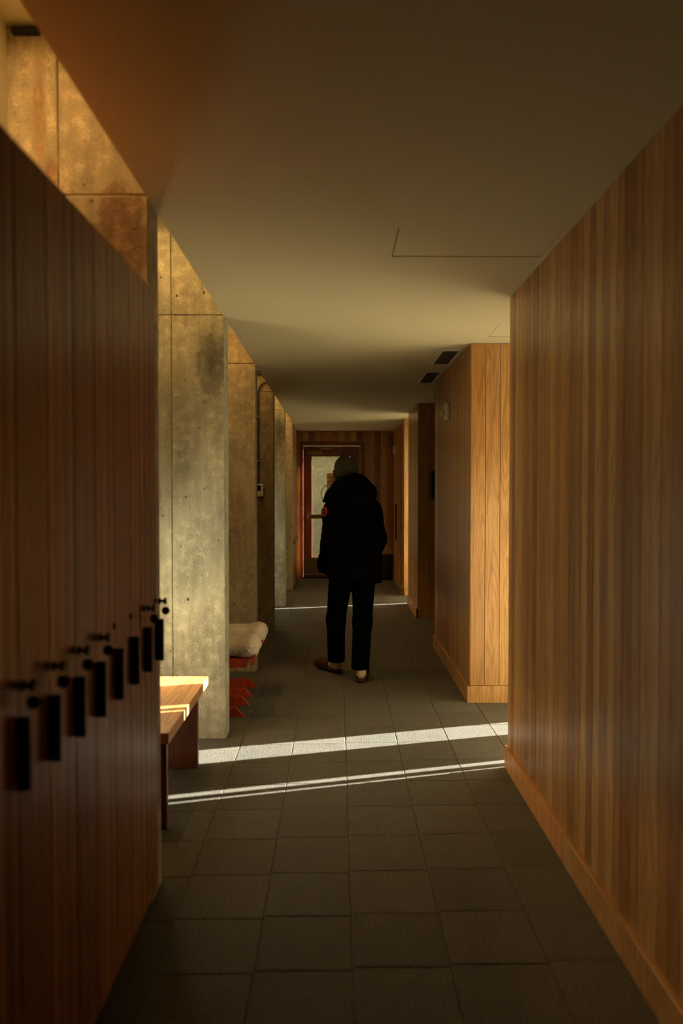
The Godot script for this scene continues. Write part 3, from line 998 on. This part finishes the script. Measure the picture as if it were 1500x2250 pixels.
# ==================================================================== smooth solids
class Field:
	var lo: Vector3
	var h: float
	var nx: int
	var ny: int
	var nz: int
	var v := PackedFloat32Array()

	func _init(a: Vector3, b: Vector3, cell: float) -> void:
		lo = a
		h = cell
		nx = int((b.x - a.x) / cell) + 2
		ny = int((b.y - a.y) / cell) + 2
		nz = int((b.z - a.z) / cell) + 2
		v.resize(nx * ny * nz)
		v.fill(1.0)

	# a capsule that tapers from ra to rb; sq stretches distances along each axis (2 = half as thick)
	func cap(a: Vector3, b: Vector3, ra: float, rb: float, k := 0.03, sq := Vector3.ONE) -> void:
		var reach := maxf(ra, rb) + 0.10
		var mn := Vector3(minf(a.x, b.x), minf(a.y, b.y), minf(a.z, b.z)) - Vector3.ONE * reach
		var mx := Vector3(maxf(a.x, b.x), maxf(a.y, b.y), maxf(a.z, b.z)) + Vector3.ONE * reach
		var i0 := maxi(0, int((mn.x - lo.x) / h))
		var i1 := mini(nx - 1, int((mx.x - lo.x) / h) + 1)
		var j0 := maxi(0, int((mn.y - lo.y) / h))
		var j1 := mini(ny - 1, int((mx.y - lo.y) / h) + 1)
		var l0 := maxi(0, int((mn.z - lo.z) / h))
		var l1 := mini(nz - 1, int((mx.z - lo.z) / h) + 1)
		var ab := b - a
		var q := maxf(ab.length_squared(), 1e-9)
		for l in range(l0, l1 + 1):
			for j in range(j0, j1 + 1):
				var at := (l * ny + j) * nx
				for i in range(i0, i1 + 1):
					var p := lo + Vector3(i, j, l) * h - a
					var t := clampf(p.dot(ab) / q, 0.0, 1.0)
					var d := ((p - ab * t) * sq).length() - lerpf(ra, rb, t)
					var o := v[at + i]
					var e := maxf(k - absf(d - o), 0.0) / k
					v[at + i] = minf(d, o) - e * e * k * 0.25

	# keep only the side where n.p >= c
	func cut(n: Vector3, c: float) -> void:
		n = n.normalized()
		for l in nz:
			for j in ny:
				var at := (l * ny + j) * nx
				for i in nx:
					v[at + i] = maxf(v[at + i], c - n.dot(lo + Vector3(i, j, l) * h))

	func mesh() -> ArrayMesh:
		var ids := PackedInt32Array()
		ids.resize(nx * ny * nz)
		ids.fill(-1)
		var pos := PackedVector3Array()
		var nor := PackedVector3Array()
		var sy := nx
		var sz := nx * ny
		var off := [0, 1, sy, sy + 1, sz, sz + 1, sz + sy, sz + sy + 1]
		var edges := [[0, 1], [2, 3], [4, 5], [6, 7], [0, 2], [1, 3], [4, 6], [5, 7], [0, 4], [1, 5], [2, 6], [3, 7]]
		for l in nz - 1:
			for j in ny - 1:
				for i in nx - 1:
					var at := (l * ny + j) * nx + i
					var neg := 0
					for o in off:
						if v[at + o] < 0.0:
							neg += 1
					if neg == 0 or neg == 8:
						continue
					var sum := Vector3.ZERO
					var n := 0
					for e in edges:
						var a := v[at + off[e[0]]]
						var b := v[at + off[e[1]]]
						if (a < 0.0) != (b < 0.0):
							var t := a / (a - b)
							var pa := Vector3(e[0] & 1, (e[0] >> 1) & 1, e[0] >> 2)
							var pb := Vector3(e[1] & 1, (e[1] >> 1) & 1, e[1] >> 2)
							sum += pa.lerp(pb, t)
							n += 1
					ids[at] = pos.size()
					pos.append(lo + (Vector3(i, j, l) + sum / n) * h)
					var g := Vector3(v[at + 1] + v[at + sy + 1] + v[at + sz + 1] + v[at + sz + sy + 1] - v[at] - v[at + sy] - v[at + sz] - v[at + sz + sy],
						v[at + sy] + v[at + sy + 1] + v[at + sz + sy] + v[at + sz + sy + 1] - v[at] - v[at + 1] - v[at + sz] - v[at + sz + 1],
						v[at + sz] + v[at + sz + 1] + v[at + sz + sy] + v[at + sz + sy + 1] - v[at] - v[at + 1] - v[at + sy] - v[at + sy + 1])
					nor.append(g.normalized() if g.length() > 1e-9 else Vector3.UP)
		var idx := PackedInt32Array()
		var steps := [1, sy, sz]
		for l in range(1, nz - 1):
			for j in range(1, ny - 1):
				for i in range(1, nx - 1):
					var at := (l * ny + j) * nx + i
					var a := v[at] < 0.0
					for ax in 3:
						if a == (v[at + steps[ax]] < 0.0):
							continue
						var u: int = steps[(ax + 1) % 3]
						var w: int = steps[(ax + 2) % 3]
						var q0 := ids[at - u - w]
						var q1 := ids[at - w]
						var q2 := ids[at]
						var q3 := ids[at - u]
						if q0 < 0 or q1 < 0 or q2 < 0 or q3 < 0:
							continue
						if a:
							idx.append_array([q0, q2, q1, q0, q3, q2])
						else:
							idx.append_array([q0, q1, q2, q0, q2, q3])
		var arr := []
		arr.resize(Mesh.ARRAY_MAX)
		arr[Mesh.ARRAY_VERTEX] = pos
		arr[Mesh.ARRAY_NORMAL] = nor
		arr[Mesh.ARRAY_INDEX] = idx
		var m := ArrayMesh.new()
		m.add_surface_from_arrays(Mesh.PRIMITIVE_TRIANGLES, arr)
		return m

# ==================================================================== person
func build_person() -> void:
	# x as in the scene; z is measured from the person's own depth of 6.1 m, negative z = ahead, away from the camera
	var p := thing("person", "person in a black hooded parka and olive beanie walking away", "person", Vector3(0, 0, -6.1))
	# body under the clothes: head, neck, trunk, arms with hands in the pockets, legs and feet
	var f := Field.new(Vector3(-0.25, 0.02, -0.48), Vector3(0.45, 1.74, 0.30), 0.012)
	var head := Vector3(0.072, 1.585, -0.03)
	f.cap(head + Vector3(0, 0.02, 0.005), head + Vector3(0, -0.05, -0.02), 0.080, 0.062, 0.03)
	f.cap(head + Vector3(-0.02, -0.03, -0.085), head + Vector3(-0.022, -0.045, -0.11), 0.016, 0.013, 0.02)
	for s in [-1.0, 1.0]:
		f.cap(head + Vector3(s * 0.085, -0.02, 0.0), head + Vector3(s * 0.088, -0.05, 0.0), 0.014, 0.012, 0.01)
	f.cap(Vector3(0.09, 1.50, -0.01), Vector3(0.11, 1.36, 0.0), 0.055, 0.07, 0.04)
	f.cap(Vector3(0.11, 1.30, 0), Vector3(0.11, 0.90, 0), 0.13, 0.11, 0.05, Vector3(0.85, 1, 1.15))
	f.cap(Vector3(0.0, 1.31, 0), Vector3(0.24, 1.31, 0), 0.06, 0.06, 0.05)
	f.cap(Vector3(-0.01, 1.30, 0), Vector3(-0.05, 1.06, 0.02), 0.05, 0.042, 0.03)
	f.cap(Vector3(-0.05, 1.06, 0.02), Vector3(-0.05, 0.92, -0.10), 0.042, 0.03, 0.03)
	f.cap(Vector3(0.26, 1.30, 0), Vector3(0.30, 1.06, 0.02), 0.05, 0.042, 0.03)
	f.cap(Vector3(0.30, 1.06, 0.02), Vector3(0.24, 0.94, -0.14), 0.042, 0.03, 0.03)
	f.cap(Vector3(0.04, 0.86, 0), Vector3(0.0, 0.46, -0.10), 0.07, 0.05, 0.04)
	f.cap(Vector3(0.0, 0.46, -0.10), Vector3(0.0, 0.10, -0.185), 0.045, 0.026, 0.03)
	f.cap(Vector3(0.19, 0.86, 0), Vector3(0.185, 0.46, 0.0), 0.07, 0.05, 0.04)
	f.cap(Vector3(0.185, 0.46, -0.02), Vector3(0.175, 0.10, 0.08), 0.045, 0.026, 0.03)
	part(p, "body", f.mesh(), M.skin)
	# hands, inside the pockets
	for s in [[Vector3(-0.05, 0.92, -0.10), Vector3(0.02, -0.07, -0.03)], [Vector3(0.24, 0.94, -0.14), Vector3(-0.03, -0.07, -0.02)]]:
		var w: Vector3 = s[0]
		var e: Vector3 = s[1]
		var hf := Field.new(w - Vector3.ONE * 0.14, w + Vector3.ONE * 0.08, 0.006)
		var side := e.cross(Vector3(0, 0, 1)).normalized() * 0.02
		for k in 4:
			var root: Vector3 = w + e * 0.9 + side * (k - 1.5)
			hf.cap(w + side * (k - 1.5) * 0.5, root, 0.014, 0.012, 0.014)
			var mid: Vector3 = root + e * [0.38, 0.46, 0.42, 0.32][k]
			hf.cap(root, mid, 0.0095, 0.009, 0.004)
			hf.cap(mid, mid + e * 0.3 + Vector3(0, 0, -0.012), 0.009, 0.008, 0.004)
		hf.cap(w + e * 0.25 + side * 1.2, w + e * 0.9 + side * 3.0, 0.011, 0.009, 0.006)
		part(p, "hand", hf.mesh(), M.skin)
	# trousers
	f = Field.new(Vector3(-0.14, 0.04, -0.36), Vector3(0.40, 1.0, 0.26), 0.010)
	f.cap(Vector3(0.06, 0.86, 0), Vector3(0.17, 0.86, 0), 0.13, 0.13, 0.04, Vector3(1, 1, 1.1))
	f.cap(Vector3(0.03, 0.78, 0.0), Vector3(-0.008, 0.44, -0.10), 0.092, 0.074, 0.025)
	f.cap(Vector3(-0.008, 0.44, -0.10), Vector3(-0.004, 0.02, -0.20), 0.073, 0.067, 0.03)
	f.cap(Vector3(0.205, 0.78, 0.0), Vector3(0.195, 0.44, 0.02), 0.092, 0.073, 0.025)
	f.cap(Vector3(0.195, 0.44, 0.02), Vector3(0.172, 0.02, 0.09), 0.073, 0.068, 0.03)
	f.cut(Vector3(0, 1, 0), 0.092)
	part(p, "trousers", f.mesh(), M.trousers)
	# parka: puffed trunk, sleeves and a slanting hem
	f = Field.new(Vector3(-0.24, 0.66, -0.36), Vector3(0.47, 1.50, 0.34), 0.011)
	f.cap(Vector3(0.045, 1.24, 0.02), Vector3(0.065, 0.72, 0.0), 0.155, 0.142, 0.06, Vector3(1, 1, 0.92))
	f.cap(Vector3(0.185, 1.24, 0.02), Vector3(0.200, 0.70, 0.0), 0.155, 0.150, 0.06, Vector3(1, 1, 0.92))
	f.cap(Vector3(0.0, 1.305, 0.03), Vector3(0.235, 1.30, 0.03), 0.088, 0.092, 0.06)
	f.cap(Vector3(-0.005, 1.285, 0.01), Vector3(-0.045, 1.06, 0.02), 0.088, 0.078, 0.03)
	f.cap(Vector3(-0.045, 1.06, 0.02), Vector3(-0.092, 0.865, -0.07), 0.076, 0.064, 0.03)
	f.cap(Vector3(0.255, 1.275, 0.01), Vector3(0.300, 1.08, 0.02), 0.090, 0.080, 0.03)
	f.cap(Vector3(0.300, 1.08, 0.02), Vector3(0.268, 0.90, -0.13), 0.078, 0.066, 0.03)
	# quilting seams across the back and sleeves
	for l in f.nz:
		for j in f.ny:
			var y: float = f.lo.y + j * f.h
			var s := absf(fposmod(y - 0.045, 0.115) - 0.0575) / 0.0575
			var dent := 0.007 * pow(s, 6.0)
			for i in f.nx:
				f.v[(l * f.ny + j) * f.nx + i] += dent
	f.cut(Vector3(0.118, 1, 0), 0.776)
	part(p, "parka", f.mesh(), M.parka)
	# hood lying on the shoulders, with the open collar on the left
	f = Field.new(Vector3(-0.20, 1.22, -0.24), Vector3(0.40, 1.64, 0.30), 0.010)
	f.cap(Vector3(-0.025, 1.405, 0.02), Vector3(0.045, 1.455, 0.07), 0.062, 0.080, 0.04)
	f.cap(Vector3(0.045, 1.455, 0.07), Vector3(0.145, 1.475, 0.09), 0.085, 0.094, 0.04)
	f.cap(Vector3(0.145, 1.475, 0.09), Vector3(0.212, 1.425, 0.07), 0.096, 0.094, 0.04)
	f.cap(Vector3(0.05, 1.40, 0.11), Vector3(0.17, 1.38, 0.12), 0.085, 0.09, 0.05)
	f.cap(Vector3(0.205, 1.41, 0.02), Vector3(0.19, 1.40, -0.10), 0.075, 0.06, 0.04)
	f.cap(Vector3(-0.03, 1.40, 0.0), Vector3(0.0, 1.40, -0.10), 0.055, 0.05, 0.04)
	f.cap(Vector3(-0.045, 1.395, 0.0), Vector3(-0.102, 1.366, -0.02), 0.030, 0.012, 0.03)
	part(p, "hood", f.mesh(), M.parka)
	# beanie with a folded cuff
	f = Field.new(Vector3(-0.08, 1.48, -0.18), Vector3(0.22, 1.76, 0.14), 0.007)
	f.cap(Vector3(0.068, 1.60, -0.02), Vector3(0.066, 1.625, -0.02), 0.094, 0.088, 0.03)
	f.cap(Vector3(0.064, 1.66, -0.01), Vector3(0.060, 1.706, 0.0), 0.052, 0.020, 0.045)
	f.cut(Vector3(-0.15, 1, 0.10), 1.507)
	part(p, "beanie", f.mesh(), M.beanie)
	var cuff := part(p, "beanie_cuff", lathe([[0.090, 0.0], [0.0955, 0.004], [0.098, 0.03], [0.096, 0.055], [0.090, 0.058]], 32), M.beanie, Vector3(0.069, 1.556, -0.022))
	cuff.rotation = Vector3(-0.08, 0, 0.14)
	part(p, "beanie_tag", box(Vector3(0.007, 0.010, 0.002), 0.0005), M.white_plastic, Vector3(0.096, 1.703, 0.03))
	# round sleeve patch on the left upper arm
	var out := Vector3(-0.80, 0.10, 0.58).normalized()
	var patch := part(p, "sleeve_patch", lathe([[0.0, 0.004], [0.034, 0.004], [0.037, 0.0], [0.0, 0.0]], 28), M.red_print, Vector3(-0.096, 1.288, 0.104))
	patch.quaternion = Quaternion(Vector3.UP, out)
	part(patch, "patch_disc", lathe([[0.0, 0.0052], [0.024, 0.0052], [0.025, 0.003], [0.0, 0.003]], 24), M.black_plastic)
	for k in 3:
		part(patch, "emblem", box(Vector3(0.007, 0.002, 0.016 - 0.004 * absf(k - 1)), 0.0005), M.red_print, Vector3((k - 1) * 0.008, 0.006, 0))
	# socks and clogs
	for s in [[Vector3(0.006, 0, -0.19), Vector3(-0.155, 0.0, -0.42)], [Vector3(0.180, 0, 0.115), Vector3(0.215, 0.0, -0.15)]]:
		var heel: Vector3 = s[0]
		var toe: Vector3 = s[1]
		var dir := (toe - heel).normalized()
		var mn := Vector3(minf(heel.x, toe.x), 0, minf(heel.z, toe.z)) - Vector3(0.1, 0.01, 0.1)
		var mx := Vector3(maxf(heel.x, toe.x), 0.16, maxf(heel.z, toe.z)) + Vector3(0.1, 0, 0.1)
		var sk := Field.new(mn, mx, 0.006)
		sk.cap(heel + Vector3(0, 0.15, 0) + dir * 0.03, heel + Vector3(0, 0.07, 0) + dir * 0.02, 0.036, 0.036, 0.02)
		sk.cap(heel + Vector3(0, 0.055, 0) + dir * 0.012, heel + Vector3(0, 0.05, 0) + dir * 0.17, 0.031, 0.030, 0.02)
		part(p, "sock", sk.mesh(), M.sock)
		var so := Field.new(mn, mx, 0.006)
		so.cap(heel + Vector3(0, 0.012, 0), heel + Vector3(0, 0.014, 0) + dir * 0.20, 0.040, 0.046, 0.02, Vector3(1, 3.2, 1))
		so.cap(heel + Vector3(0, 0.014, 0) + dir * 0.20, toe + Vector3(0, 0.024, 0), 0.046, 0.036, 0.02, Vector3(1, 3.0, 1))
		so.cut(Vector3(0, 1, 0), 0.001)
		var sole := part(p, "clog", so.mesh(), M.sole)
		var up := Field.new(mn, mx, 0.006)
		up.cap(heel + Vector3(0, 0.045, 0) + dir * 0.12, heel + Vector3(0, 0.045, 0) + dir * 0.22, 0.046, 0.046, 0.02, Vector3(1, 1.1, 1))
		up.cap(heel + Vector3(0, 0.045, 0) + dir * 0.22, toe + Vector3(0, 0.038, 0), 0.044, 0.032, 0.02, Vector3(1, 1.2, 1))
		up.cap(heel + Vector3(0, 0.018, 0), heel + Vector3(0, 0.020, 0) + dir * 0.14, 0.042, 0.046, 0.006, Vector3(1, 4.0, 1))
		up.cut(Vector3(0, 1, 0), 0.016)
		part(sole, "clog_upper", up.mesh(), M.clog)
